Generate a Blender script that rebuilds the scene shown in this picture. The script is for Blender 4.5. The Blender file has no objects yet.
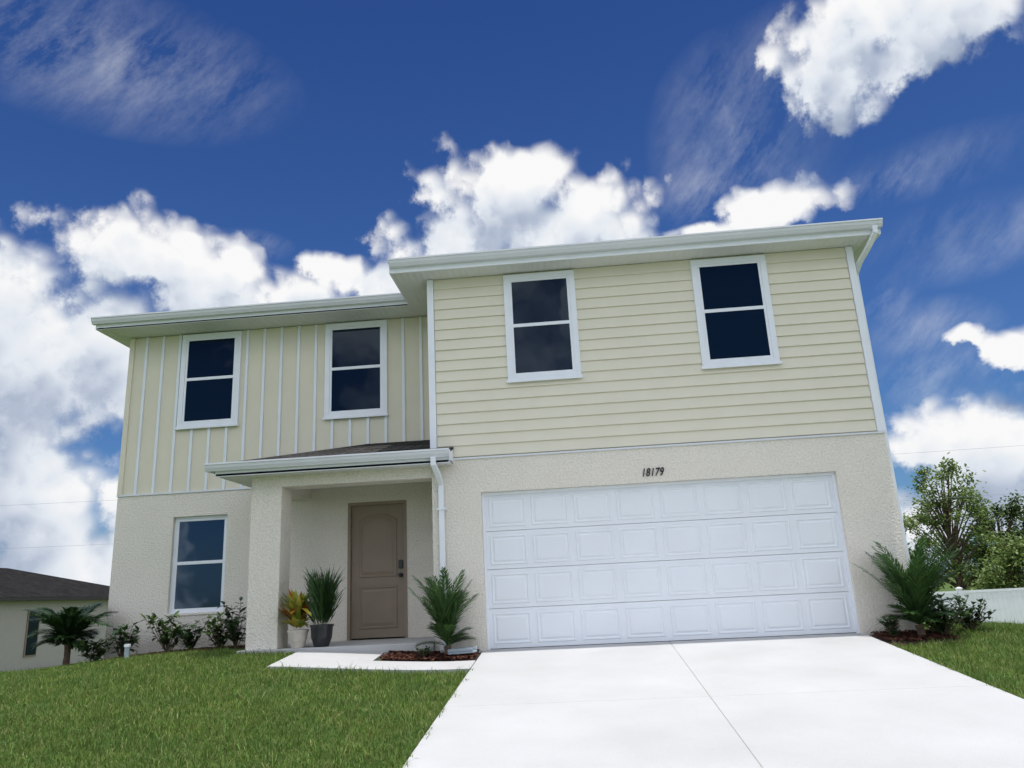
import bpy, bmesh, math, random
import numpy as np
from mathutils import Vector, Matrix
random.seed(7); rng=np.random.default_rng(11)
S=bpy.context.scene; C=S.collection
S.view_settings.view_transform='Standard'; S.view_settings.look='None'; S.view_settings.exposure=0
PI=math.pi
# ------------------------------------------------------------ helpers
def link(name,me,mat,parent=None):
    o=bpy.data.objects.new(name,me); C.objects.link(o)
    if mat is not None:
        for m in (mat if isinstance(mat,(list,tuple)) else [mat]): me.materials.append(m)
    if parent: o.parent=parent
    return o
def empty(name,label,cat,loc=(0,0,0),rz=0,group=None):
    o=bpy.data.objects.new(name,None); C.objects.link(o); o.location=loc; o.rotation_euler=(0,0,rz)
    o['label']=label; o['category']=cat
    if group: o['group']=group
    return o
def tag(o,label,cat,kind=None,group=None):
    o['label']=label; o['category']=cat
    if kind: o['kind']=kind
    if group: o['group']=group
    return o
class MB:
    def __init__(s): s.v=[]; s.f=[]
    def box(s,x0,x1,y0,y1,z0,z1):
        n=len(s.v)
        s.v+=[(x0,y0,z0),(x1,y0,z0),(x1,y1,z0),(x0,y1,z0),(x0,y0,z1),(x1,y0,z1),(x1,y1,z1),(x0,y1,z1)]
        s.f+=[tuple(n+i for i in q) for q in ((0,3,2,1),(4,5,6,7),(0,1,5,4),(1,2,6,5),(2,3,7,6),(3,0,4,7))]
    def poly(s,pts):
        n=len(s.v); s.v+=[tuple(p) for p in pts]; s.f.append(tuple(range(n,n+len(pts))))
    def prism_x(s,prof,x0,x1):
        n=len(s.v); k=len(prof)
        s.v+=[(x0,y,z) for y,z in prof]+[(x1,y,z) for y,z in prof]
        s.f+=[(n+i,n+(i+1)%k,n+k+(i+1)%k,n+k+i) for i in range(k)]
        s.f+=[tuple(n+i for i in range(k))[::-1],tuple(n+k+i for i in range(k))]
    def prism_y(s,prof,y0,y1):
        n=len(s.v); k=len(prof)
        s.v+=[(x,y0,z) for x,z in prof]+[(x,y1,z) for x,z in prof]
        s.f+=[(n+i,n+(i+1)%k,n+k+(i+1)%k,n+k+i) for i in range(k)]
        s.f+=[tuple(n+i for i in range(k))[::-1],tuple(n+k+i for i in range(k))]
    def rings(s,rs):
        n=len(s.v); k=len(rs[0])
        for r in rs: s.v+=[tuple(p) for p in r]
        for j in range(len(rs)-1):
            for i in range(k): s.f.append((n+j*k+i,n+j*k+(i+1)%k,n+(j+1)*k+(i+1)%k,n+(j+1)*k+i))
        s.f.append(tuple(n+(len(rs)-1)*k+i for i in range(k)))
    def tube(s,pts,rad,k=8,ry=None):
        pts=[Vector(p) for p in pts]; n=len(s.v)
        if not isinstance(rad,(list,tuple)): rad=[rad]*len(pts)
        for i,p in enumerate(pts):
            d=(pts[min(i+1,len(pts)-1)]-pts[max(i-1,0)]).normalized()
            a=Vector((1,0,0)) if abs(d.x)<.9 else Vector((0,1,0))
            u=(a-d*a.dot(d)).normalized(); w=d.cross(u)
            for j in range(k):
                t=2*PI*(j+.5)/k; q=p+u*rad[i]*math.cos(t)+w*rad[i]*math.sin(t)*(ry or 1)
                s.v.append(tuple(q))
        for i in range(len(pts)-1):
            for j in range(k): s.f.append((n+i*k+j,n+i*k+(j+1)%k,n+(i+1)*k+(j+1)%k,n+(i+1)*k+j))
        s.f.append(tuple(n+j for j in range(k))[::-1]); s.f.append(tuple(n+(len(pts)-1)*k+j for j in range(k)))
    def lathe(s,prof,k=24,c=(0,0,0)):
        n=len(s.v)
        for r,z in prof:
            for j in range(k): s.v.append((c[0]+r*math.cos(2*PI*j/k),c[1]+r*math.sin(2*PI*j/k),c[2]+z))
        for i in range(len(prof)-1):
            for j in range(k): s.f.append((n+i*k+j,n+i*k+(j+1)%k,n+(i+1)*k+(j+1)%k,n+(i+1)*k+j))
        s.f.append(tuple(n+j for j in range(k))[::-1]); s.f.append(tuple(n+(len(prof)-1)*k+j for j in range(k)))
    def leaf(s,p,d,up,L,W,droop=.15):
        p=Vector(p); d=Vector(d).normalized(); side=d.cross(Vector(up))
        if side.length<1e-3: side=d.cross(Vector((1,0,.1)))
        side.normalize(); n=side.cross(d); i=len(s.v)
        a=p+d*L*.35+n*L*.03; b=p+d*L*.7-n*L*droop*.4; t=p+d*L-n*L*droop
        s.v+=[tuple(q) for q in (p,a+side*W*.5,a-side*W*.5,b+side*W*.38,b-side*W*.38,t)]
        s.f+=[(i,i+1,i+2),(i+1,i+3,i+4,i+2),(i+3,i+5,i+4)]
    def build(s,name,mat,parent=None,bevel=0,smooth=False):
        me=bpy.data.meshes.new(name); me.from_pydata(s.v,[],s.f); me.update()
        if smooth: me.polygons.foreach_set('use_smooth',[True]*len(me.polygons))
        o=link(name,me,mat,parent)
        if bevel:
            m=o.modifiers.new('bevel','BEVEL'); m.width=bevel; m.segments=2; m.limit_method='ANGLE'
        return o
# ------------------------------------------------------------ materials
def mat(name,col,col2=None,rough=.6,nscale=8,bump=0,bscale=60,spec=.5,detail=4,mixr=(.35,.65),bdist=.01,metal=0,fine=0):
    m=bpy.data.materials.new(name); m.use_nodes=True; n=m.node_tree.nodes; l=m.node_tree.links
    b=n['Principled BSDF']; b.inputs['Roughness'].default_value=rough; b.inputs['Specular IOR Level'].default_value=spec
    b.inputs['Metallic'].default_value=metal
    tc=n.new('ShaderNodeTexCoord')
    no=n.new('ShaderNodeTexNoise'); no.inputs['Scale'].default_value=nscale; no.inputs['Detail'].default_value=detail
    l.new(tc.outputs['Object'],no.inputs['Vector'])
    rp=n.new('ShaderNodeValToRGB'); rp.color_ramp.elements[0].position=mixr[0]; rp.color_ramp.elements[1].position=mixr[1]
    c2=col2 or tuple(c*.96 for c in col)
    rp.color_ramp.elements[0].color=(*c2,1); rp.color_ramp.elements[1].color=(*col,1)
    l.new(no.outputs['Fac'],rp.inputs['Fac']); src=rp.outputs['Color']
    if bump or fine:
        nb=n.new('ShaderNodeTexNoise'); nb.inputs['Scale'].default_value=bscale; nb.inputs['Detail'].default_value=3
        l.new(tc.outputs['Object'],nb.inputs['Vector'])
    if bump:
        bp=n.new('ShaderNodeBump'); bp.inputs['Strength'].default_value=bump; bp.inputs['Distance'].default_value=bdist
        l.new(nb.outputs['Fac'],bp.inputs['Height']); l.new(bp.outputs['Normal'],b.inputs['Normal'])
    if fine:
        mr=n.new('ShaderNodeMapRange'); mr.inputs[1].default_value=.35; mr.inputs[2].default_value=.65; mr.inputs[3].default_value=1-fine; mr.inputs[4].default_value=1+fine*.4
        l.new(nb.outputs['Fac'],mr.inputs[0]); mx=n.new('ShaderNodeMixRGB'); mx.blend_type='MULTIPLY'; mx.inputs[0].default_value=1
        l.new(src,mx.inputs[1]); l.new(mr.outputs[0],mx.inputs[2]); src=mx.outputs[0]
    l.new(src,b.inputs['Base Color'])
    return m
def leafmat(name,cols,rough=.45,trans=.25,spec=.35,patch=None):
    m=bpy.data.materials.new(name); m.use_nodes=True; n=m.node_tree.nodes; l=m.node_tree.links
    b=n['Principled BSDF']; b.inputs['Roughness'].default_value=rough; b.inputs['Specular IOR Level'].default_value=spec
    g=n.new('ShaderNodeNewGeometry'); rp=n.new('ShaderNodeValToRGB'); e=rp.color_ramp.elements
    while len(e)<len(cols): e.new(.5)
    for i,c in enumerate(cols): e[i].position=i/(len(cols)-1); e[i].color=(*c,1)
    l.new(g.outputs['Random Per Island'],rp.inputs['Fac']); src=rp.outputs['Color']
    if patch:
        tc=n.new('ShaderNodeTexCoord'); no=n.new('ShaderNodeTexNoise'); no.inputs['Scale'].default_value=patch[0]; no.inputs['Detail'].default_value=4; l.new(tc.outputs['Object'],no.inputs['Vector'])
        mr=n.new('ShaderNodeMapRange'); mr.inputs[1].default_value=.38; mr.inputs[2].default_value=.68; l.new(no.outputs['Fac'],mr.inputs[0])
        mx=n.new('ShaderNodeMixRGB'); l.new(mr.outputs[0],mx.inputs[0]); l.new(src,mx.inputs[1])
        m2=n.new('ShaderNodeMixRGB'); m2.blend_type='MULTIPLY'; m2.inputs[0].default_value=1; m2.inputs[2].default_value=(*patch[1],1); l.new(src,m2.inputs[1]); l.new(m2.outputs[0],mx.inputs[2]); src=mx.outputs[0]
    l.new(src,b.inputs['Base Color'])
    if trans:
        t=n.new('ShaderNodeBsdfTranslucent'); l.new(src,t.inputs['Color'])
        mx=n.new('ShaderNodeMixShader'); mx.inputs[0].default_value=trans
        l.new(b.outputs[0],mx.inputs[1]); l.new(t.outputs[0],mx.inputs[2]); l.new(mx.outputs[0],n['Material Output'].inputs['Surface'])
    return m
M={}
M['stucco']=mat('stucco',(.80,.75,.675),(.775,.725,.65),.9,1.5,.9,38,.2,bdist=.022,fine=.09)  # fine paints relief shade into the colour, darker in the bump hollows
M['siding']=mat('yellow_siding',(.73,.69,.57),(.71,.67,.55),.5,2,.15,90,.35)
M['panel']=mat('yellow_panel',(.71,.67,.54),(.685,.645,.52),.6,2,.15,90,.3)
M['batten']=mat('batten_paint',(.76,.80,.86),(.72,.76,.82),.5,3)
M['trim']=mat('white_trim',(.80,.83,.89),None,.45,4,.05,50)
M['vinyl']=mat('white_vinyl',(.88,.89,.93),None,.4,4)
M['gutter']=mat('gutter_metal',(.71,.73,.79),None,.4,3)
M['garage']=mat('garage_paint',(.79,.82,.87),None,.42,1.5,.10,120)
M['door']=mat('taupe_door',(.27,.21,.155),(.25,.195,.145),.5,5,.1,60)
M['dkfascia']=mat('dark_fascia',(.04,.035,.03),None,.6)
M['black']=mat('black_metal',(.015,.015,.015),None,.35)
M['dark']=mat('dark_gap',(.05,.05,.05),None,.9)
M['bark']=mat('bark',(.16,.11,.07),(.07,.05,.035),.9,14,.8,30)
M['mulch']=leafmat('mulch_chips',[(.10,.04,.028),(.17,.075,.05),(.06,.028,.02)],.9,0,.1)
M['soil']=mat('mulch_soil',(.08,.04,.03),(.035,.02,.014),.95,25,1,40)
M['potw']=mat('pale_pot',(.66,.60,.52),(.5,.45,.4),.6,8)
M['potd']=mat('dark_pot',(.02,.02,.025),None,.3)
def glassmat(name,col,spec,bs):
    m=bpy.data.materials.new(name); m.use_nodes=True; b=m.node_tree.nodes['Principled BSDF']
    b.inputs['Base Color'].default_value=(*col,1); b.inputs['Roughness'].default_value=.03; b.inputs['Specular IOR Level'].default_value=spec
    b.inputs['Specular Tint'].default_value=(.72,.86,1,1)
    n=m.node_tree.nodes; l=m.node_tree.links
    no=n.new('ShaderNodeTexNoise'); no.inputs['Scale'].default_value=1.3; tc=n.new('ShaderNodeTexCoord'); l.new(tc.outputs['Object'],no.inputs['Vector'])
    bp=n.new('ShaderNodeBump'); bp.inputs['Strength'].default_value=bs; bp.inputs['Distance'].default_value=.03; l.new(no.outputs['Fac'],bp.inputs['Height']); l.new(bp.outputs['Normal'],b.inputs['Normal'])
    return m
M['glass']=glassmat('window_glass',(.004,.010,.024),.30,.12)
M['glass_low']=glassmat('lower_window_glass',(.008,.022,.05),1.0,.2)
m=mat('soffit',(.70,.71,.72),None,.6,3); n=m.node_tree.nodes; l=m.node_tree.links
w=n.new('ShaderNodeTexWave'); w.inputs['Scale'].default_value=3.2; w.bands_direction='X'; w.wave_profile='SIN'
tc=n.new('ShaderNodeTexCoord'); l.new(tc.outputs['Object'],w.inputs['Vector'])
bp=n.new('ShaderNodeBump'); bp.inputs['Strength'].default_value=.5; bp.inputs['Distance'].default_value=.01
l.new(w.outputs['Fac'],bp.inputs['Height']); l.new(bp.outputs['Normal'],n['Principled BSDF'].inputs['Normal']); M['soffit']=m
def shingle(name,c1,c2):
    m=mat(name,c1,c2,1.0,30,0,spec=.05); n=m.node_tree.nodes; l=m.node_tree.links
    br=n.new('ShaderNodeTexBrick'); br.inputs['Scale'].default_value=1; br.inputs['Brick Width'].default_value=.3; br.inputs['Row Height'].default_value=.13; br.inputs['Mortar Size'].default_value=.012
    br.inputs['Color1'].default_value=(*c1,1); br.inputs['Color2'].default_value=(*c2,1); br.inputs['Mortar'].default_value=(.012,.01,.01,1); br.inputs['Bias'].default_value=0
    tc=n.new('ShaderNodeTexCoord'); l.new(tc.outputs['Object'],br.inputs['Vector'])
    mx=n.new('ShaderNodeMixRGB'); mx.blend_type='MULTIPLY'; mx.inputs[0].default_value=.8
    no=n.new('ShaderNodeTexNoise'); no.inputs['Scale'].default_value=35; l.new(tc.outputs['Object'],no.inputs['Vector'])
    l.new(br.outputs['Color'],mx.inputs[1]); l.new(no.outputs['Fac'],mx.inputs[2]); l.new(mx.outputs[0],n['Principled BSDF'].inputs['Base Color'])
    bp=n.new('ShaderNodeBump'); bp.inputs['Strength'].default_value=.8; bp.inputs['Distance'].default_value=.012
    l.new(br.outputs['Fac'],bp.inputs['Height']); bp.invert=True; l.new(bp.outputs['Normal'],n['Principled BSDF'].inputs['Normal'])
    return m
M['shingle']=shingle('shingles',(.125,.12,.115),(.05,.048,.047))
M['shingle2']=shingle('neighbour_shingles',(.055,.052,.05),(.026,.025,.025))
M['concrete']=mat('concrete',(.50,.50,.50),(.44,.437,.43),.85,1.1,.35,150,.25,mixr=(.3,.7),bdist=.004,fine=.08,detail=9)
M['joint']=mat('joint_concrete',(.42,.41,.39),None,.9,10)
M['ground']=mat('lawn_ground',(.10,.15,.04),(.06,.09,.025),.95,3,.8,60,.1,detail=8)
M['grass']=leafmat('grass_blades',[(.055,.12,.02),(.09,.18,.03),(.14,.24,.05),(.075,.15,.025),(.26,.28,.11),(.11,.20,.04)],.6,.3,.2,(2.2,(1.3,1.15,1.1)))
M['palm']=leafmat('palm_leaf',[(.03,.07,.025),(.055,.12,.035),(.09,.17,.045)],.4,.2)
M['shrub']=leafmat('shrub_leaf',[(.025,.06,.015),(.05,.10,.025),(.09,.14,.035)],.4,.2)
M['darkleaf']=leafmat('dark_leaf',[(.015,.04,.015),(.03,.07,.022),(.055,.11,.035)],.4,.15)
M['tall']=leafmat('tall_blade_leaf',[(.02,.06,.02),(.04,.09,.03),(.07,.13,.035)],.4,.15)
M['croton']=leafmat('croton_leaf',[(.60,.10,.03),(.14,.24,.03),(.70,.55,.08),(.10,.20,.03),(.62,.55,.10),(.10,.20,.03),(.65,.25,.05),(.16,.28,.04),(.75,.65,.15)],.35,.2)
M['tree1']=leafmat('tree_leaf_light',[(.10,.16,.04),(.16,.23,.06),(.26,.33,.11)],.5,.35)
M['tree2']=leafmat('tree_leaf_dark',[(.055,.10,.03),(.10,.16,.045),(.16,.22,.07)],.5,.3)
M['nwall']=mat('neighbour_stucco',(.44,.40,.35),None,.9,4)
M['blue']=mat('pale_blue_plastic',(.36,.43,.48),None,.5)
# ------------------------------------------------------------ terrain
def sm(a,b,x):
    t=np.clip((np.asarray(x,float)-a)/(b-a),0,1); return t*t*(3-2*t)
def H(x,y):
    x=np.asarray(x,float); y=np.asarray(y,float)
    h=np.where(y<0,.095*np.maximum(y,-11),0)-1.2*sm(4,15,y)
    h=h+.13*sm(-.3,-2.8,x)*sm(-6,-1,y)-.42*sm(-4.0,-10,x)*sm(-4.5,-.5,y)
    h=h+.006*np.sin(x*2.1+y*.7)*np.sin(y*1.7)*sm(.0,-1.5,x)-.22*sm(6.5,9,x)*sm(-1.5,2,y)
    return h
gx=np.concatenate([[-900,-400,-150,-70,-40,-25,-18],np.arange(-14,14,.3),[18,25,40,70,150,400,900]])
gy=np.concatenate([[-400,-100,-40,-20],np.arange(-13,18,.3),[22,30,45,80,200,500,1200]])
X,Y=np.meshgrid(gx,gy); Z=H(X,Y)-.03
nx,ny=len(gx),len(gy)
vs=np.stack([X,Y,Z],-1).reshape(-1,3).tolist()
fs=[(j*nx+i,j*nx+i+1,(j+1)*nx+i+1,(j+1)*nx+i) for j in range(ny-1) for i in range(nx-1)]
me=bpy.data.meshes.new('ground'); me.from_pydata(vs,[],fs); me.polygons.foreach_set('use_smooth',[True]*len(fs))
o=link('ground',me,M['ground']); tag(o,'grassy ground sloping up to the house and out to the horizon','ground','structure')
def dz(y): return .095*y
mb=MB()
ys=[.10,-3.05,-6.1,-9.15,-12.2]
def slab(mb,xa,xb,a,b_,t):
    n0=len(mb.v)
    mb.v+=[(xa,b_,dz(b_)-.12),(xb,b_,dz(b_)-.12),(xb,a,dz(a)-.12),(xa,a,dz(a)-.12),(xa,b_,dz(b_)+t),(xb,b_,dz(b_)+t),(xb,a,dz(a)+t),(xa,a,dz(a)+t)]
    mb.f+=[tuple(n0+i for i in q) for q in ((0,3,2,1),(4,5,6,7),(0,1,5,4),(1,2,6,5),(2,3,7,6),(3,0,4,7))]
for xa,xb in ((-.05,2.421),(2.431,4.91)):
    for a,b_ in zip(ys[:-1],ys[1:]): slab(mb,xa,xb,a-.003,b_+.003,.005)
o=mb.build('driveway',M['concrete'],bevel=.003); tag(o,'white concrete driveway sloping up to the garage with a centre joint','driveway','structure')
mb=MB(); slab(mb,-.045,4.905,.09,-12.19,-.001); j=mb.build('joint_filler',M['joint'],o)
mb=MB()
def walk_rect(x0,x1,y0,y1):
    nxs=max(2,int((x1-x0)/.3)); nys=max(2,int((y1-y0)/.3))
    xs=np.linspace(x0,x1,nxs+1); yy=np.linspace(y0,y1,nys+1); n0=len(mb.v)
    for yv in yy:
        for xv in xs: mb.v.append((xv,yv,float(H(xv,yv))+.012))
    k=nxs+1
    for j in range(nys):
        for i in range(nxs): mb.f.append((n0+j*k+i,n0+j*k+i+1,n0+(j+1)*k+i+1,n0+(j+1)*k+i))
walk_rect(-2.52,-.056,-1.24,-.72); walk_rect(-2.52,-1.36,-.72,-.11)
o=mb.build('walkway',M['concrete']); md=o.modifiers.new('s','SOLIDIFY'); md.thickness=.08; md.offset=-1
tag(o,'short white concrete walk from the driveway to the porch','walkway','structure')
# ------------------------------------------------------------ house
D=1.50; ZS=2.615; ZT=5.40; XL=-6.30; XW=-.696; XR=5.604; GH=2.12; GW=4.88
house=empty('two_storey_house','pale yellow two storey house with white garage door, covered porch and four upper windows','house',(0,0,0))
w=MB()
w.box(XW,0,0,.2,-.25,ZS); w.box(GW,XR,0,.2,-.25,ZS); w.box(0,GW,0,.2,GH,ZS)
w.box(XW,XW+.2,.2,9,-.3,ZS); w.box(XR-.2,XR,.2,9,-.5,ZS)
LX0,LX1,LZ0,LZ1=-5.30,-4.379,.674,2.2135
w.box(XL,LX0,D,D+.2,-.4,ZS); w.box(LX0,LX1,D,D+.2,-.4,LZ0); w.box(LX0,LX1,D,D+.2,LZ1,ZS)
DX0,DX1,DZ0,DZ1=-2.36,-1.40,.15,2.27
w.box(LX1,DX0,D,D+.2,-.3,ZS); w.box(DX0,DX1,D,D+.2,DZ1,ZS); w.box(DX1,XW,D,D+.2,-.3,ZS); w.box(DX0,DX1,D,D+.2,-.3,DZ0-.01)
w.box(XL,XL+.2,D+.2,9,-.9,ZS); w.box(XL,XR,9,9.2,-1.2,ZS)
w.build('stucco_wall',M['stucco'],house)
w=MB(); w.box(XW+.02,XR-.02,.03,9.18,ZS,ZT); w.build('upper_wall',M['panel'],house)
w=MB(); w.box(XL+.015,XW+.02,D+.015,9.18,ZS,ZT); w.build('board_panel_wall',M['panel'],house)
lp=MB(); N=17; e=(ZT-ZS-.03)/N
for i in range(N):
    z=ZS+.03+i*e
    lp.prism_x([(.03,z),(-.003,z),(-.003,z+.006),(.018,z+e+.004),(.03,z+e+.004)],XW+.09,XR-.09)
    lp.prism_y([(XR-.02,z),(XR+.003,z),(XR+.003,z+.006),(XR-.012,z+e+.004)],.09,9.1)
    lp.prism_y([(XW+.02,z),(XW-.003,z),(XW-.003,z+.006),(XW+.012,z+e+.004)],.09,D)
lp.build('lap_siding',M['siding'],house)
w=MB(); w.box(XW-.012,XR+.012,-.022,.03,ZS-.012,ZS+.012); w.build('siding_flashing',M['gutter'],house)
w=MB(); w.box(XL-.01,XW-.014,D-.02,D+.02,ZS-.012,ZS+.012); w.build('siding_flashing',M['gutter'],house)
for (a,b_,c,d_) in ((XW-.012,XW+.085,-.018,.085),(XR-.085,XR+.012,-.018,.085)):
    w=MB(); w.box(a,b_,c,d_,ZS+.014,ZT); w.build('corner_trim',M['trim'],house,.004)
w=MB(); w.box(XL-.012,XL+.075,D-.012,D+.08,ZS+.014,ZT); w.build('corner_trim',M['panel'],house,.004)
bx=XL+.30; wins=[(-5.345,-4.277),(-2.779,-1.70)]
while bx<XW-.12:
    segs=[(ZS+.014,ZT)]
    for a,b_ in wins:
        if a-.03<bx<b_+.03: segs=[(ZS+.014,3.70)]
    for z0,z1 in segs:
        w=MB(); w.box(bx-.022,bx+.022,D-.010,D+.016,z0,z1); w.build('batten',M['batten'],house)
    bx+=.305
def window(x0,x1,z0,z1,y,trim=True):
    t=.085; gm=M['glass'] if trim else M['glass_low']
    w=MB()
    if trim:
        w.box(x0,x1,y-.03,y+.02,z1-t,z1); w.box(x0,x1,y-.03,y+.02,z0,z0+t)
        w.box(x0,x0+t,y-.03,y+.02,z0+t,z1-t); w.box(x1-t,x1,y-.03,y+.02,z0+t,z1-t)
        p=w.build('window',M['trim'],house,.004)
        s=MB(); s.box(x0-.02,x1+.02,y-.05,y-.031,z0-.02,z0+.02); s.build('sill',M['trim'],p,.004)
    else:
        t=0; w.box(x0,x1,y+.06,y+.10,z1-.04,z1); w.box(x0,x1,y+.06,y+.10,z0,z0+.04)
        w.box(x0,x0+.04,y+.06,y+.10,z0+.04,z1-.04); w.box(x1-.04,x1,y+.06,y+.10,z0+.04,z1-.04)
        p=w.build('window',M['trim'],house,.003)
        s=MB(); s.box(x0-.02,x1+.02,y-.02,y+.058,z0-.03,z0+.008); s.build('sill',M['stucco'],p,.004); t=.04
    a,b_,c,d_=x0+t,x1-t,z0+t,z1-t; mz=(c+d_)/2+.01; f=.036
    yy=y-.022 if trim else y+.065
    for k,(q0,q1,off) in enumerate(((mz-.02,d_,0.),(c,mz+.02,.004))):
        s=MB(); g=off
        s.box(a,b_,yy+g-.004*k,yy+.02,q1-f,q1); s.box(a,b_,yy+g-.004*k,yy+.02,q0,q0+f) if k==1 else s.box(a,b_,yy+.003,yy+.02,q0+.04,q0+f+.02)
        s.box(a,a+f,yy+.001,yy+.02,q0+f,q1-f); s.box(b_-f,b_,yy+.001,yy+.02,q0+f,q1-f)
        s.build('sash',M['trim'],p,.002)
        s=MB(); s.box(a+f,b_-f,yy+.008,yy+.018,q0+f,q1-f); s.build('pane',gm,p)
for a,b_ in ((.462,1.533),(3.264,4.353)): window(a,b_,3.70,5.375,.002)
for a,b_ in wins: window(a,b_,3.70,5.385,D)
window(LX0,LX1,LZ0,LZ1,D,False)
# garage door
gw=MB(); gw.box(.002,GW-.002,.13,.16,.0,GH-.002)
gdo=gw.build('garage_door',M['garage'],house)
sh=(GH-.04)/4
for r in range(4):
    z0=.02+r*sh; z1=z0+sh-.006
    s=MB(); s.box(.035,GW-.035,.10,.13,z0,z1)
    cw=(GW-.10)/8
    for c in range(8):
        xa=.05+c*cw+.04; xb=.05+(c+1)*cw-.04; za=z0+.055; zb=z1-.055
        def rect(i,y): return [(xa+i,y,za+i),(xb-i,y,za+i),(xb-i,y,zb-i),(xa+i,y,zb-i)]
        s.rings([rect(0,.0999),rect(.008,.089),rect(.022,.089),rect(.032,.099),rect(.042,.099),rect(.064,.088)])
    s.build('door_section',M['garage'],gdo,.002)
s=MB(); s.box(.001,.04,.06,.13,0,GH-.04); s.box(GW-.04,GW-.001,.06,.13,0,GH-.04); s.box(.001,GW-.001,.06,.13,GH-.04,GH-.001)
s.build('garage_frame',M['trim'],house,.003)
s=MB(); s.box(.04,GW-.04,.095,.128,-.005,.019); s.build('door_seal',M['dark'],gdo)
# front door
s=MB(); s.box(DX0+.05,DX1-.05,D+.05,D+.10,DZ0+.02,DZ1-.05)
def archring(xa,xb,za,zb,i,y,arch):
    pts=[(xa+i,y,za+i),(xb-i,y,za+i)]
    for k in range(9):
        t=k/8; x=xb-i+(xa-xb+2*i)*t; pts.append((x,y,zb-i-arch*(2*t-1)**2*(1 if arch else 0)))
    return pts
fx0,fx1=DX0+.17,DX1-.17
for za,zb,ar in ((1.08,2.08,.10),(.30,.95,0)):
    s.rings([archring(fx0,fx1,za,zb,0,D+.0499,ar),archring(fx0,fx1,za,zb,.012,D+.036,ar),archring(fx0,fx1,za,zb,.03,D+.036,ar),archring(fx0,fx1,za,zb,.045,D+.048,ar),archring(fx0,fx1,za,zb,.09,D+.036,ar)])
fd=s.build('front_door',M['door'],house)
s=MB(); s.box(DX0,DX0+.048,D-.012,D+.12,DZ0,DZ1-.05); s.box(DX1-.048,DX1,D-.012,D+.12,DZ0,DZ1-.05); s.box(DX0,DX1,D-.012,D+.12,DZ1-.05,DZ1)
s.build('door_frame',M['door'],house,.003)
s=MB(); s.tube([(DX1-.11,D+.049,1.10),(DX1-.11,D+.035,1.10)],.034,16); s.tube([(DX1-.11,D+.035,1.10),(DX1-.11,D-.0,1.10)],.012,10); s.tube([(DX1-.11,D+.0,1.10),(DX1-.11,D-.012,1.10),(DX1-.11,D-.03,1.10),(DX1-.11,D-.04,1.10)],[.015,.03,.03,.018],14)
s.build('door_handle',M['black'],fd)
s=MB(); s.box(DX1-.145,DX1-.075,D+.02,D+.049,1.20,1.33); s.build('deadbolt',M['black'],fd,.008)
# porch
PX0,PX1=-3.33,-2.88
s=MB(); s.box(-3.42,XW-.002,-.10,D-.002,-.15,.15); s.build('porch_slab',M['concrete'],house,.01)
s=MB(); s.box(PX0,PX1,-.02,.38,.15,2.37); s.build('porch_post',M['stucco'],house,.006)
s=MB(); s.box(PX0,XW-.002,-.02,.33,2.37,2.53); s.box(PX0,PX0+.35,.33,D-.002,2.37,2.53); s.build('porch_beam',M['stucco'],house)
s=MB(); s.box(-3.74,XW-.002,-.31,D-.003,2.53,2.56); s.box(XW-.002,-.395,-.31,-.003,2.53,2.56); s.build('porch_soffit',M['soffit'],house)
EZ=2.68; PT=3.23
s=MB(); A=(-3.87,-.40,EZ);B=(-.37,-.40,EZ);Cc=(-.37,-.004,EZ+.113);Dd=(XW-.004,-.004,EZ+.113);E=(XW-.004,D-.012,PT);F=(-2.02,D-.012,PT);G=(-3.87,D-.012,EZ)
s.poly([A,B,Cc,Dd,E,F]); s.poly([A,F,G])
pr=s.build('porch_roof',M['shingle'],house); md=pr.modifiers.new('s','SOLIDIFY'); md.thickness=.03; md.offset=-1
s=MB(); s.poly([(-.375,-.40,2.56),(-.375,-.004,2.56),(-.375,-.004,EZ+.08),(-.375,-.40,EZ-.03)]); s.build('porch_gable_end',M['trim'],house)
def gprof(y0,zt,h=.11,dp=.115):
    return [(y0,zt),(y0,zt-.022),(y0+.012,zt-.03),(y0+.022,zt-.065),(y0+.045,zt-h+.01),(y0+.05,zt-h),(y0+dp,zt-h),(y0+dp,zt-.008),(y0+.012,zt-.008),(y0+.012,zt)]
def gutter_x(x0,x1,y0,zt):
    s=MB(); s.prism_x(gprof(y0,zt),x0,x1); return s.build('gutter',M['gutter'],house)
def fascia(x0,x1,y0,y1,z0,z1):
    s=MB(); s.box(x0,x1,y0,y1,z0,z1); return s.build('fascia',M['trim'],house,.003)
gutter_x(-3.87,-.37,-.425,2.705)
s=MB(); s.prism_y(gprof(-3.885,2.70),-.30,D-.02); s.build('gutter',M['gutter'],house)
fascia(-3.75,-.38,-.31,-.29,2.52,2.66)
s=MB(); s.tube([(-.60,-.37,2.60),(-.60,-.37,2.50),(-.565,-.20,2.36),(-.555,-.06,2.26),(-.555,-.055,2.1),(-.555,-.055,.20),(-.555,-.12,.10),(-.555,-.20,.03)],.052,4,.85)
dsp=s.build('downspout',M['trim'],house,.006)
for zz in (1.9,.9):
    s=MB(); s.box(-.62,-.49,-.104,-.012,zz,zz+.025); s.build('strap',M['trim'],dsp)
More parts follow.
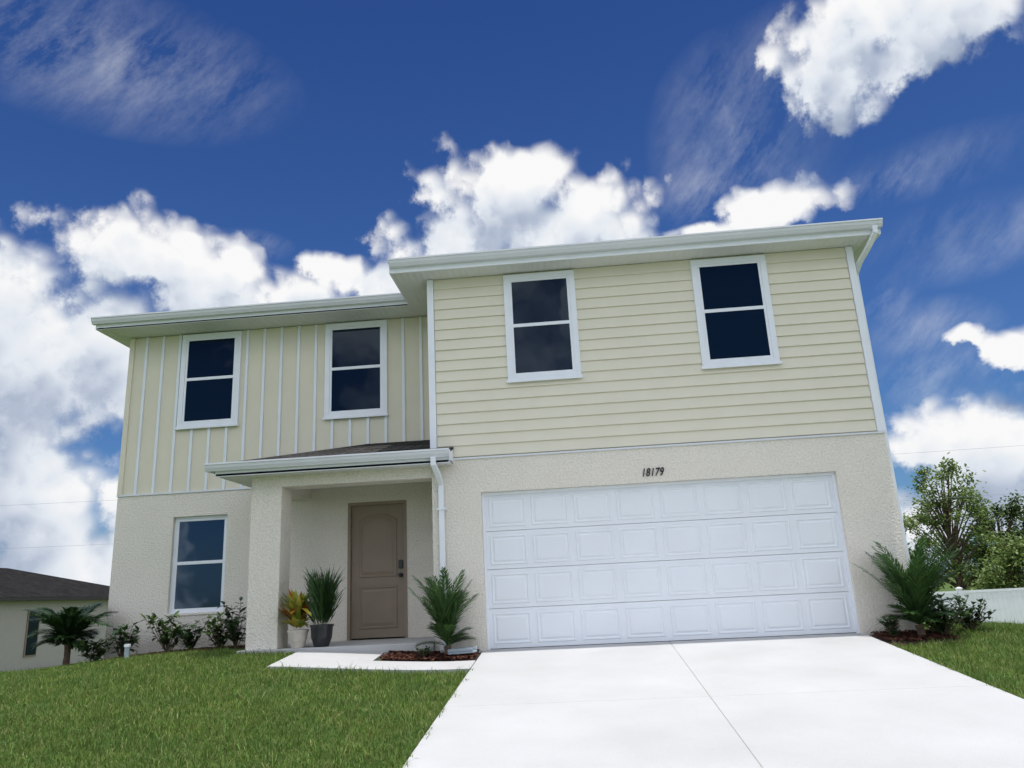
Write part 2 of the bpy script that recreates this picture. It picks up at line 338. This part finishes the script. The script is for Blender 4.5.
# upper eaves
s=MB(); s.box(-1.19,5.90,-.33,9.4,ZT+.012,ZT+.04); s.build('soffit',M['soffit'],house)
s=MB(); s.box(-6.62,-1.192,.98,9.4,ZT+.012,ZT+.04); s.build('soffit',M['soffit'],house)
gutter_x(-1.20,5.93,-.45,5.605); gutter_x(-6.67,-1.21,.865,5.605)
fascia(-1.2,5.92,-.335,-.315,ZT+.015,5.59); fascia(-6.64,-1.21,.98,1.0,ZT+.015,5.59)
fascia(-1.215,-1.192,-.335,.98,ZT+.015,5.59); fascia(5.90,5.925,-.313,9.4,ZT+.015,5.59); fascia(-6.64,-6.62,1.002,9.4,ZT+.015,5.59)
def hip(x0,x1,y0,y1,z,p):
    h=min(x1-x0,y1-y0)/2; s=MB()
    if x1-x0>y1-y0: r=[(x0+h,(y0+y1)/2,z+h*p),(x1-h,(y0+y1)/2,z+h*p)]
    else: r=[((x0+x1)/2,y0+h,z+h*p),((x0+x1)/2,y1-h,z+h*p)]
    a,b_,c,d_=(x0,y0,z),(x1,y0,z),(x1,y1,z),(x0,y1,z)
    if x1-x0>y1-y0: s.poly([a,b_,r[1],r[0]]); s.poly([b_,c,r[1]]); s.poly([c,d_,r[0],r[1]]); s.poly([d_,a,r[0]])
    else: s.poly([a,b_,r[0]]); s.poly([b_,c,r[1],r[0]]); s.poly([c,d_,r[1]]); s.poly([d_,a,r[0],r[1]])
    return s
hip(-1.23,5.94,-.36,9.42,5.59,.33).build('roof',M['shingle'],house)
hip(-6.66,5.90,.95,9.40,5.585,.33).build('roof',M['shingle'],house)
s=MB(); s.tube([(5.82,-.39,5.52),(5.82,-.39,5.42),(5.76,-.25,5.28),(5.69,.0,5.14),(5.665,.16,5.02),(5.665,.17,4.9),(5.665,.17,0.1)],.05,4,.8); s.build('downspout',M['trim'],house,.006)
# house number
cu=bpy.data.curves.new('num','FONT'); cu.body='18179'; cu.size=.158; cu.extrude=.006; cu.shear=.28; cu.space_character=1.0; cu.offset=.0015
to=bpy.data.objects.new('num',cu); C.objects.link(to); bpy.context.view_layer.update()
me=bpy.data.meshes.new_from_object(to.evaluated_get(bpy.context.evaluated_depsgraph_get())); bpy.data.objects.remove(to)
o=link('house_number',me,M['black'],house); o.rotation_euler=(PI/2,0,0)
xsn=[v.co.x for v in me.vertices]; wd=max(xsn)-min(xsn); sc=.30/wd; o.scale=(sc,1,1); o.location=(2.25,-.012,2.205)
# ------------------------------------------------------------ plants
def palm(name,label,loc,th,n,seed,L=.75,emin=48,lf=.19,spread=.65,cur=(.02,.11),m='palm',low_f=.2,lw=.016):
    r=random.Random(seed); t=empty(name,label,'palm',loc,0)
    s=MB(); s.tube([(0,0,-.05),(.01,0,th*.5),(0,.01,th)],[.06,.045,.05],10); s.build('trunk',M['bark'],t)
    s=MB()
    for i in range(n):
        az=i*2.399+r.uniform(-.2,.2); low=i<n*low_f
        el=math.radians(r.uniform(emin,89)) if not low else math.radians(r.uniform(20,emin)); Lf=L*r.uniform(.55,1.1)*(1 if not low else .5)
        p=Vector((0,0,th)); pts=[p.copy()]; a=el; seg=12
        for k in range(seg):
            d=Vector((math.cos(az)*math.cos(a),math.sin(az)*math.cos(a),math.sin(a))); p=p+d*Lf/seg; pts.append(p.copy()); a-=r.uniform(*cur)
        s.tube(pts,[.007*(1-k/14) for k in range(seg+1)],4)
        for k in range(2,seg+1):
            for sub in (0,.33,.66):
                q=pts[k-1].lerp(pts[k],sub); d=(pts[k]-pts[k-1]).normalized(); sd=d.cross(Vector((0,0,1)))
                if sd.length<.01: continue
                sd.normalize(); up=sd.cross(d); ll=lf*math.sin(PI*min(1,(k+sub)/(seg+1.5))**.8)+.03
                for sg in (-1,1):
                    dd=d*1.0+sd*sg*spread+up*.25+Vector((r.uniform(-.18,.18),r.uniform(-.18,.18),r.uniform(-.18,.18)))
                    s.leaf(q,dd,up,ll*r.uniform(.8,1.1),lw,.3)
    s.build('crown',M[m],t); return t
def shrub(name,label,loc,h,w_,nst,nl,m,seed,ls=.09,cat='shrub',group=None,wd=.45,umin=.12):
    r=random.Random(seed); t=empty(name,label,cat,loc,0,group); st=MB(); s=MB()
    for i in range(nst):
        az=r.uniform(0,2*PI); lean=r.uniform(.1,1)*w_/2; hh=h*r.uniform(.45,1)
        pts=[Vector((0,0,-.03)),Vector((math.cos(az)*lean*.5,math.sin(az)*lean*.5,hh*.45)),Vector((math.cos(az)*lean,math.sin(az)*lean,hh))]
        st.tube(pts,[.008,.006,.003],5)
        for k in range(nl):
            u=r.uniform(umin,1)**.7; q=(pts[0].lerp(pts[1],u*2) if u<.5 else pts[1].lerp(pts[2],u*2-1))
            a=r.uniform(0,2*PI); d=Vector((math.cos(a),math.sin(a),r.uniform(-.1,1.1)))
            l_=ls*r.uniform(.6,1.2); s.leaf(q+d*.01,d,(0,0,1),l_,l_*wd,r.uniform(0,.4))
    st.build('stem',M['bark'],t); s.build('foliage',m,t); return t
def gz(x,y): return float(H(x,y))
palm('garden_palm','small upright palm in the mulch bed between the porch downspout and the garage door',(-.48,-.30,gz(-.5,-.3)+.01),.12,44,3,.98,70,.20,.55,(.01,.085))
palm('garden_palm','small palm at the right corner of the house beside the driveway',(5.44,-.42,gz(5.4,-.42)+.01),.14,62,5,1.06,66,.21,.6,(.01,.09))
shrub('low_shrub','low bushy plant right beside the palm at the house corner',(5.72,-.38,gz(5.75,-.3)),.46,.85,30,24,M['shrub'],9,.10)
shrub('low_shrub','low dark plant furthest right beside the driveway palm',(6.20,-.05,gz(6.2,0)),.38,.8,24,20,M['darkleaf'],10,.09)
shrub('low_shrub','small tuft of leaves in the mulch left of the right hand palm',(5.12,-.45,gz(5.1,-.4)),.26,.4,12,16,M['darkleaf'],12,.08)
shrub('edging_plant','tiny light green tuft at the foot of the porch palm',(-.78,-.45,gz(-.78,-.45)),.16,.3,10,12,M['shrub'],41,.06,'plant')
palm('garden_palm','dark bushy palm at the far left corner of the house',(-6.62,1.05,gz(-6.6,1.05)),.34,36,44,.86,52,.28,.6,(.03,.15),'darkleaf',.35,.030)
shr=[(-6.15,1.0,.34,.6,12,'low shrub in the bed nearest the left house corner'),(-5.68,.95,.46,.7,14,'leafy shrub below the left edge of the ground floor window'),(-4.98,1.0,.58,.85,16,'bushy shrub below the middle of the ground floor window'),(-4.62,1.0,.42,.7,12,'small shrub below the right edge of the ground floor window'),(-4.12,.9,.50,.75,13,'leafy shrub two places left of the porch post'),(-3.74,.6,.68,.48,12,'taller upright shrub right against the porch post')]
for i,(x,y,h,w_,ns,lb) in enumerate(shr): shrub('garden_shrub',lb,(x,y,gz(x,y)+.02),h,w_,ns,17,[M['shrub'],M['darkleaf']][i%2],20+i,.14,'shrub','shrubs along the front wall',.42)
t=empty('potted_croton','green, yellow and red leaved croton in a pale pot on the porch edge','potted plant',(-2.62,.06,.152))
s=MB(); s.lathe([(.085,0),(.12,.10),(.135,.2),(.145,.2),(.145,.235),(.12,.235),(.11,.2)]); s.build('pot',M['potw'],t)
s=MB(); r=random.Random(8)
for i in range(150):
    az=r.uniform(0,2*PI); el=math.radians(r.uniform(5,85)); z=r.uniform(.24,.50)
    s.leaf((.05*math.cos(az),.05*math.sin(az),z),(math.cos(az)*math.cos(el),math.sin(az)*math.cos(el),math.sin(el)),(0,0,1),r.uniform(.20,.40),.075,r.uniform(0,.4))
s.build('foliage',M['croton'],t)
t=empty('potted_tall_plant','tall dark green fine bladed bushy plant in a black pot on the porch edge','potted plant',(-2.28,.05,.152))
s=MB(); s.lathe([(.10,0),(.14,.12),(.15,.26),(.165,.26),(.165,.29),(.135,.29),(.13,.26)]); s.build('pot',M['potd'],t)
s=MB()
for i in range(820):
    az=r.uniform(0,2*PI); ln=r.uniform(.0,.85); q=r.random(); b0=Vector((math.cos(az)*.11*q,math.sin(az)*.11*q,.26+r.uniform(0,.50)))
    s.leaf(b0,(math.cos(az)*ln,math.sin(az)*ln,1),(math.cos(az+1),math.sin(az+1),0),r.uniform(.18,.42),.014,r.uniform(-.3,.35))
s.build('foliage',M['tall'],t)
def bed(name,label,x0,x1,y0,y1,zo,nch):
    nxs=max(2,int((x1-x0)/.08)); nys=max(2,int((y1-y0)/.08)); s=MB(); k=nxs+1
    for j in range(nys+1):
        for i in range(nxs+1):
            x=x0+(x1-x0)*i/nxs; y=y0+(y1-y0)*j/nys; ed=min(i,nxs-i,j,nys-j)
            s.v.append((x,y,gz(x,y)+(zo+random.uniform(-.01,.01) if ed>0 else -.03)))
    for j in range(nys):
        for i in range(nxs): s.f.append((j*k+i,j*k+i+1,(j+1)*k+i+1,(j+1)*k+i))
    o=s.build(name,M['soil'],None); tag(o,label,'mulch','stuff')
    s=MB()
    for i in range(nch):
        x=random.uniform(x0+.04,x1-.04); y=random.uniform(y0+.04,y1-.04); a=random.uniform(0,PI); L=random.uniform(.02,.05); W=random.uniform(.006,.014)
        z=gz(x,y)+zo+.004+random.uniform(0,.012); c,s_=math.cos(a),math.sin(a); tz=random.uniform(-.012,.012)
        s.poly([(x-c*L-s_*W,y-s_*L+c*W,z-tz),(x+c*L-s_*W,y+s_*L+c*W,z+tz),(x+c*L+s_*W,y+s_*L-c*W,z+tz),(x-c*L+s_*W,y-s_*L-c*W,z-tz)])
    s.build('mulch_chips',M['mulch'],o)
bed('mulch_bed','reddish mulch bed around the small palm beside the walkway',-1.33,-.06,-.70,-.02,.02,1700)
bed('mulch_bed','reddish mulch bed around the palm right of the driveway',4.93,5.8,-.75,.0,.02,1200)
bed('mulch_bed','mulch bed under the shrubs along the left front wall',XL-.6,-3.45,.75,1.49,.02,2000)
s=MB(); s.box(-.10,.10,-.17,.17,0,.025); s.box(-.10,-.075,-.17,.17,.025,.07); s.box(.075,.10,-.17,.17,.025,.07); s.box(-.075,.075,.145,.17,.025,.07)
o=s.build('splash_block',M['blue'],None,.01); o.location=(-.28,-.30,gz(-.3,-.3)+.03); o.rotation_euler=(-.05,0,PI/2-.2); tag(o,'small blue grey splash block under the porch downspout','splash block')
t=empty('pipe_stub','blue grey capped pipe stub standing in the bed under the ground floor window','pipe',(-5.28,.42,gz(-5.2,.42)))
s=MB(); s.tube([(0,0,-.05),(0,0,.16)],.035,14); s.build('pipe',M['blue'],t); s=MB(); s.tube([(0,0,.16),(0,0,.20)],.045,14); s.build('cap',M['trim'],t)
# ------------------------------------------------------------ grass
def grass(name,label,regions,dens):
    P=[]
    for (x0,x1,y0,y1,k,ok) in regions:
        n_=int((x1-x0)*(y1-y0)*dens*k); x=rng.uniform(x0,x1,n_); y=rng.uniform(y0,y1,n_); m_=ok(x,y); P.append(np.stack([x[m_],y[m_]],1))
    P=np.concatenate(P); n_=len(P); x,y=P[:,0],P[:,1]
    a=rng.uniform(0,2*PI,n_)
    cl=sum(.5+.5*np.sin(x*k1+p1+1.5*np.sin(y*k2))*np.sin(y*k3+p2+1.2*np.sin(x*k2*.8)) for k1,k2,k3,p1,p2 in ((3.1,2.3,4.1,.3,1.1),(8.7,6.1,7.3,2.1,.4),(21,15,18,1.0,3.0)))/3
    L=rng.uniform(.03,.085,n_)*(.55+.95*cl); L=np.where(rng.random(n_)<.025,L*1.8,L); W=rng.uniform(.0022,.0050,n_); ln=rng.uniform(.15,1.2,n_); la=rng.uniform(0,2*PI,n_)
    z=H(x,y)-.035; dx,dy=np.cos(a)*W,np.sin(a)*W; lx,ly=np.cos(la)*ln,np.sin(la)*ln
    V=np.zeros((n_,5,3))
    V[:,0]=np.stack([x-dx,y-dy,z],1); V[:,1]=np.stack([x+dx,y+dy,z],1)
    mx_,my_,mz_=x+lx*L*.35,y+ly*L*.35,z+L*.62
    V[:,2]=np.stack([mx_+dx*.8,my_+dy*.8,mz_],1); V[:,3]=np.stack([mx_-dx*.8,my_-dy*.8,mz_],1)
    V[:,4]=np.stack([x+lx*L,y+ly*L,z+L*(1.15-.45*ln)],1)
    V=V.reshape(-1,3); b0=np.arange(n_)*5
    me=bpy.data.meshes.new(name); me.vertices.add(n_*5); me.vertices.foreach_set('co',V.ravel())
    loops=np.stack([b0,b0+1,b0+2,b0+3,b0+3,b0+2,b0+4],1).ravel(); me.loops.add(len(loops)); me.loops.foreach_set('vertex_index',loops.astype(np.int32))
    me.polygons.add(n_*2); st=np.stack([np.arange(n_)*7,np.arange(n_)*7+4],1).ravel(); me.polygons.foreach_set('loop_start',st.astype(np.int32))
    me.update(calc_edges=True); me.validate()
    o=link(name,me,M['grass']); tag(o,label,'grass','stuff')
def okL(x,y):
    a=(x<-.035+.03*np.sin(y*9)+.02*np.sin(y*23))&(x>1.3-(y+10.76)*.95-.6)
    wk=((x>-2.54+.03*np.sin(y*11))&(y>-1.24+.03*np.sin(x*8)+.015*np.sin(x*21))) | ((x>-3.45)&(y>-.12)) | ((y>.76)&(x>XL-.6)) 
    return a&~wk
grass('lawn_grass','green lawn left of the driveway in front of the porch',[(-11,.05,-6.5,-3,1.,okL),(-11,.05,-3,1.6,.8,okL),(-12,-6.8,1.6,6,.25,okL)],3900)
def okR(x,y): return (x>4.90)&~((x<5.8)&(y>-.75)&(y<.05))&~((x<5.65)&(y>0))&(x<1.3+(y+10.76)*.9+1)
grass('lawn_grass','green lawn to the right of the driveway',[(4.88,12,-6,3.5,.75,okR)],3900)
# ------------------------------------------------------------ background
def tree(name,label,loc,h,cr,ncl,nl,ls,m,seed,low=.25,group='trees behind the fence'):
    r=random.Random(seed); t=empty(name,label,'tree',loc,0,group); tk=MB()
    tk.tube([(0,0,-.2),(.05,0,h*.25),(-.05,.05,h*.5),(0,0,h*.8)],[h*.022,h*.018,h*.012,h*.004],8); s=MB()
    for c in range(ncl):
        for _ in range(20):
            p=Vector((r.uniform(-1,1),r.uniform(-1,1),r.uniform(-1,1)))
            if .25<p.length<1: break
        q=Vector((p.x*cr,p.y*cr,h*(low+1)/2+p.z*h*(1-low)/2)); b0=Vector((0,0,max(h*.15,q.z*.55)))
        tk.tube([b0,b0.lerp(q,.5)+Vector((0,0,.1)),q],[h*.007,h*.005,h*.002],5)
        rr=cr*r.uniform(.16,.34)
        for k in range(nl):
            g=Vector((r.gauss(0,.5),r.gauss(0,.5),r.gauss(0,.38)))*rr; d=Vector((r.uniform(-1,1),r.uniform(-1,1),r.uniform(-.6,.8)))
            s.leaf(q+g,d,(r.uniform(-.5,.5),r.uniform(-.5,.5),1),ls*r.uniform(.7,1.3),ls*.6,.2)
    tk.build('trunk',M['bark'],t); s.build('crown',m,t)
tree('tree','tall airy light green tree behind the fence nearest the house',(19.8,30,-1.25),7.6,2.1,66,110,.18,M['tree1'],31,.06)
tree('tree','dense dark tree in the middle behind the white fence',(22.7,31,-1.25),5.9,1.8,52,120,.18,M['tree2'],32,.05)
tree('tree','bushy tree behind the fence at the right edge',(25.2,32,-1.25),5.4,1.9,50,120,.18,M['tree2'],33,.05)
tree('tree','small light tree low behind the fence beside the palm',(17.2,33,-1.25),4.2,1.9,40,140,.18,M['tree1'],34,.05)
tree('tree','wide low tree just outside the right edge behind the fence',(28.5,33,-1.25),5.0,2.4,36,110,.2,M['tree1'],35,.1)
tree('tree','low bushy tree hugging the fence between the two tallest trees',(20.8,27,-1.25),3.2,2.1,44,130,.17,M['tree1'],36,.0)
ft=empty('vinyl_fence','white vinyl privacy fence across the back of the right hand lawn','fence',(11,16,-1.25))
for i in range(8):
    s=MB(); s.box(i*2.4-.065,i*2.4+.065,-.065,.065,-.1,1.46); s.rings([[(i*2.4+a*.08,b_*.08,z) for a,b_ in ((-1,-1),(1,-1),(1,1),(-1,1))] for z in (1.46,1.49)]+[[(i*2.4+a*.01,b_*.01,1.53) for a,b_ in ((-1,-1),(1,-1),(1,1),(-1,1))]]); s.build('post',M['vinyl'],ft)
    if i<7:
        s=MB(); x0=i*2.4+.066; n_=15; w_=(2.4-.132)/n_
        for k in range(n_): s.box(x0+k*w_+.002,x0+(k+1)*w_-.002,-.011,.011,.08,1.33)
        s.box(x0,x0+n_*w_,-.025,.025,0,.079); s.box(x0,x0+n_*w_,-.025,.025,1.331,1.41); s.build('panel',M['vinyl'],ft)
nb=empty('neighbour_house','low single storey beige house with a dark shingle roof at the far left','house',(-24,16,-1.3))
s=MB(); s.box(-11.5,-.5,.5,19.5,-.6,2.90); s.build('wall',M['nwall'],nb)
hip(-12,0,0,20,3.0,.30).build('roof',M['shingle2'],nb)
s=MB(); s.box(-12,0,0,20,2.86,2.99); s.build('fascia',M['dkfascia'],nb)
for y in (8.9,4.2):
    s=MB(); s.box(-.51,-.45,y-.42,y+.42,.35,2.45); f_=s.build('window',M['door'],nb); s=MB(); s.box(-.448,-.43,y-.34,y+.34,.43,2.37); s.build('pane',M['glass'],f_)
M['cable']=mat('cable',(.25,.28,.33),None,.6)
for i,(z,lb) in enumerate(((6.1,'upper overhead cable passing behind the house'),(4.0,'lower overhead cable passing behind the house'))):
    s=MB(); pts=[(-45+k*4,25,z+((k-12)/12)**2*.5-.1) for k in range(25)]; s.tube(pts,.005,5); o=s.build('overhead_cable',M['cable'],None); tag(o,lb,'cable')
# ------------------------------------------------------------ camera
yaw,pitch,roll=.075,.269,-.050
f=Vector((-math.sin(yaw)*math.cos(pitch),math.cos(yaw)*math.cos(pitch),math.sin(pitch)))
r0=Vector((math.cos(yaw),math.sin(yaw),0)); u0=r0.cross(f); c_,s_=math.cos(roll),math.sin(roll)
rv=c_*r0+s_*u0; uv=-s_*r0+c_*u0
cam=bpy.data.cameras.new('camera'); co=bpy.data.objects.new('camera',cam); C.objects.link(co)
cam.sensor_width=36; cam.lens=767.7/1024*36; cam.clip_end=5000; cam.clip_start=.05
mt=Matrix((rv,uv,-f)).transposed().to_4x4(); mt.translation=(1.325,-10.762,.694); co.matrix_world=mt; S.camera=co
# ------------------------------------------------------------ light
sd=Vector((.10,-.055,1)).normalized()
L=bpy.data.lights.new('sun','SUN'); L.energy=3.7; L.angle=math.radians(.5); L.color=(1,.975,.94)
lo=bpy.data.objects.new('sun',L); C.objects.link(lo); lo.rotation_euler=sd.to_track_quat('Z','Y').to_euler()
W=bpy.data.worlds.new('World'); S.world=W; W.use_nodes=True; n=W.node_tree.nodes; l=W.node_tree.links; n.clear()
try: W.cycles.sampling_method='NONE'
except Exception: pass
def skyc(px,py):
    d=f+rv*((px-512)/767.7)+uv*((384-py)/767.7); d.normalize(); return math.atan2(d.x,d.y),math.asin(d.z)
def mth(nn,ll,op,a,b=None,c=None,clamp=False):
    k=nn.new('ShaderNodeMath'); k.operation=op; k.use_clamp=clamp
    for i,v in enumerate((a,b,c)):
        if v is None: continue
        if isinstance(v,(int,float)): k.inputs[i].default_value=v
        else: ll.new(v,k.inputs[i])
    return k.outputs[0]
def vm(nn,ll,op,a,b=None,c=None):
    k=nn.new('ShaderNodeVectorMath'); k.operation=op
    for i,v in enumerate((a,b,c)):
        if v is None: continue
        if isinstance(v,(tuple,list)): k.inputs[i].default_value=v
        else: ll.new(v,k.inputs[i])
    return k
def noise(nn,ll,vec,scale,detail,rough,out='Fac',lac=2.0):
    k=nn.new('ShaderNodeTexNoise'); k.noise_dimensions='2D'; k.inputs['Scale'].default_value=scale; k.inputs['Detail'].default_value=detail; k.inputs['Roughness'].default_value=rough; k.inputs['Lacunarity'].default_value=lac
    ll.new(vec,k.inputs['Vector']); return k.outputs[out]
def blobs(nn,ll,vec,lst,sm_=.25):
    cur=None
    for (px,py,rx,ry) in lst:
        a,e_=skyc(px,py); a2,_=skyc(px+rx,py); _,e2=skyc(px,py-ry); ra=abs(a2-a); re=abs(e2-e_)
        k=vm(nn,ll,'MULTIPLY_ADD',vec,(1/ra,1/re,1),(-a/ra,-e_/re,0)); ln=vm(nn,ll,'LENGTH',k.outputs[0]).outputs['Value']
        cur=ln if cur is None else mth(nn,ll,'SMOOTH_MIN',cur,ln,sm_)
    return cur
CL=[(45,345,135,94),(142,265,84,50),(218,280,62,42),(278,300,55,28),(335,275,34,20),(5,425,85,60),
    (20,500,115,70),(75,570,120,48),
    (495,213,78,58),(440,258,58,46),(585,224,78,42),(400,290,44,25),(528,172,42,25),
    (775,210,64,26),(700,234,52,12),
    (865,20,110,56),(955,0,115,56),(835,80,66,36),(905,60,75,34),
    (1005,450,105,58),(1022,346,40,20),(960,512,115,36),(962,336,26,10),(925,452,52,24)]
G=bpy.data.node_groups.new('cloud_density','ShaderNodeTree')
G.interface.new_socket('Vector',in_out='INPUT',socket_type='NodeSocketVector'); G.interface.new_socket('Density',in_out='OUTPUT',socket_type='NodeSocketFloat')
gn=G.nodes; gl=G.links; gi=gn.new('NodeGroupInput'); go=gn.new('NodeGroupOutput')
vin=gi.outputs['Vector']
nz=noise(gn,gl,vin,9,8,.62)
wv=vm(gn,gl,'ADD',vin,vm(gn,gl,'MULTIPLY_ADD',nz,(.08,.05,0),(-.04,-.025,0)).outputs[0]).outputs[0]
m_=blobs(gn,gl,wv,CL,.32)
def voro(vec,sc):
    k=gn.new('ShaderNodeTexVoronoi'); k.voronoi_dimensions='2D'; k.feature='SMOOTH_F1'; k.inputs['Smoothness'].default_value=.5; k.inputs['Scale'].default_value=sc; gl.new(vec,k.inputs['Vector']); return k.outputs['Distance']
v1=voro(wv,15); v2=voro(wv,38)
bil=mth(gn,gl,'MULTIPLY_ADD',v1,-.75,.34); bil=mth(gn,gl,'ADD',bil,mth(gn,gl,'MULTIPLY_ADD',v2,-.42,.18))
d1=mth(gn,gl,'MULTIPLY_ADD',mth(gn,gl,'SUBTRACT',nz,.5),1.7,mth(gn,gl,'SUBTRACT',1.0,m_)); d1=mth(gn,gl,'ADD',d1,bil)
gl.new(d1,go.inputs['Density'])
tc=n.new('ShaderNodeTexCoord'); sp=n.new('ShaderNodeSeparateXYZ'); l.new(tc.outputs['Generated'],sp.inputs[0])
az=mth(n,l,'ARCTAN2',sp.outputs[0],sp.outputs[1]); el=mth(n,l,'ARCSINE',sp.outputs[2]); cb=n.new('ShaderNodeCombineXYZ'); l.new(az,cb.inputs[0]); l.new(el,cb.inputs[1])
cv=cb.outputs[0]
g1=n.new('ShaderNodeGroup'); g1.node_tree=G; l.new(cv,g1.inputs[0])
g2=n.new('ShaderNodeGroup'); g2.node_tree=G; l.new(vm(n,l,'ADD',cv,(.012,.052,0)).outputs[0],g2.inputs[0])
den=g1.outputs['Density']
al=n.new('ShaderNodeMapRange'); al.interpolation_type='SMOOTHSTEP'; al.inputs[1].default_value=-.24; al.inputs[2].default_value=.42; l.new(den,al.inputs[0])
dl=mth(n,l,'SUBTRACT',den,g2.outputs['Density'])
lit=mth(n,l,'MULTIPLY_ADD',dl,.46,.56); lit=mth(n,l,'SUBTRACT',lit,mth(n,l,'MULTIPLY',mth(n,l,'SUBTRACT',den,.45,None,True),.42),None,True)
cr=n.new('ShaderNodeValToRGB'); e=cr.color_ramp.elements; e[0].position=.02; e[0].color=(.32,.38,.50,1); e[1].position=.88; e[1].color=(1,1,1,1)
x=e.new(.34); x.color=(.48,.55,.68,1); x=e.new(.60); x.color=(.80,.85,.92,1)
l.new(lit,cr.inputs[0])
aw=mth(n,l,'ABSOLUTE',az); msk=mth(n,l,'MAXIMUM',mth(n,l,'MULTIPLY_ADD',aw,2.5,-2.1,True),mth(n,l,'MULTIPLY_ADD',el,4,-3.8,True))
bgn=noise(n,l,cv,3.2,5,.6); bga=mth(n,l,'MULTIPLY',mth(n,l,'MULTIPLY_ADD',bgn,8,-3.4,True),msk)
WS=[(745,135,95,100),(705,190,50,45),(110,60,170,70),(930,165,120,30),(885,295,30,34),(960,240,120,40),(950,375,90,35),(250,245,40,15),(795,75,80,70),(930,330,70,30)]
wb=blobs(n,l,cv,WS,.3); rot=n.new('ShaderNodeVectorRotate'); rot.rotation_type='Z_AXIS'; rot.inputs['Angle'].default_value=-.75; l.new(cv,rot.inputs['Vector'])
ws=vm(n,l,'MULTIPLY',rot.outputs[0],(3,8,1)); wno=noise(n,l,ws.outputs[0],1.6,7,.7)
wa=mth(n,l,'MULTIPLY',mth(n,l,'SUBTRACT',1.2,wb,None,True),mth(n,l,'MULTIPLY_ADD',wno,2.6,-1.0,True)); wa=mth(n,l,'MULTIPLY',wa,.38)
at=mth(n,l,'MAXIMUM',al.outputs[0],wa)
sky=n.new('ShaderNodeTexSky'); sky.sky_type='NISHITA'; sky.sun_disc=False; sky.sun_elevation=math.asin(sd.z); sky.sun_rotation=math.atan2(sd.x,sd.y); sky.altitude=0; sky.air_density=1; sky.dust_density=.6; sky.ozone_density=2.5
tr=n.new('ShaderNodeValToRGB'); e=tr.color_ramp.elements; e[0].position=.0; e[0].color=(.50,.74,1.0,1); e[1].position=.80; e[1].color=(.20,.38,.78,1); x=e.new(.35); x.color=(.36,.60,1.0,1); l.new(el,tr.inputs[0])
tn=n.new('ShaderNodeMixRGB'); tn.blend_type='MULTIPLY'; tn.inputs[0].default_value=1; l.new(tr.outputs[0],tn.inputs[2]); l.new(sky.outputs[0],tn.inputs[1])
b1=n.new('ShaderNodeBackground'); b1.inputs[1].default_value=.09; l.new(tn.outputs[0],b1.inputs[0])
b2=n.new('ShaderNodeBackground'); b2.inputs[1].default_value=.95; l.new(cr.outputs[0],b2.inputs[0])
b3=n.new('ShaderNodeBackground'); b3.inputs[1].default_value=1.75; b3.inputs[0].default_value=(.92,.95,1,1)  # out-of-view cloud layer, brighter than the visible clouds, added for fill light
mx=n.new('ShaderNodeMixShader'); l.new(at,mx.inputs[0]); l.new(b1.outputs[0],mx.inputs[1]); l.new(b2.outputs[0],mx.inputs[2])
mx2=n.new('ShaderNodeMixShader'); l.new(bga,mx2.inputs[0]); l.new(mx.outputs[0],mx2.inputs[1]); l.new(b3.outputs[0],mx2.inputs[2])
out=n.new('ShaderNodeOutputWorld'); l.new(mx2.outputs[0],out.inputs['Surface'])
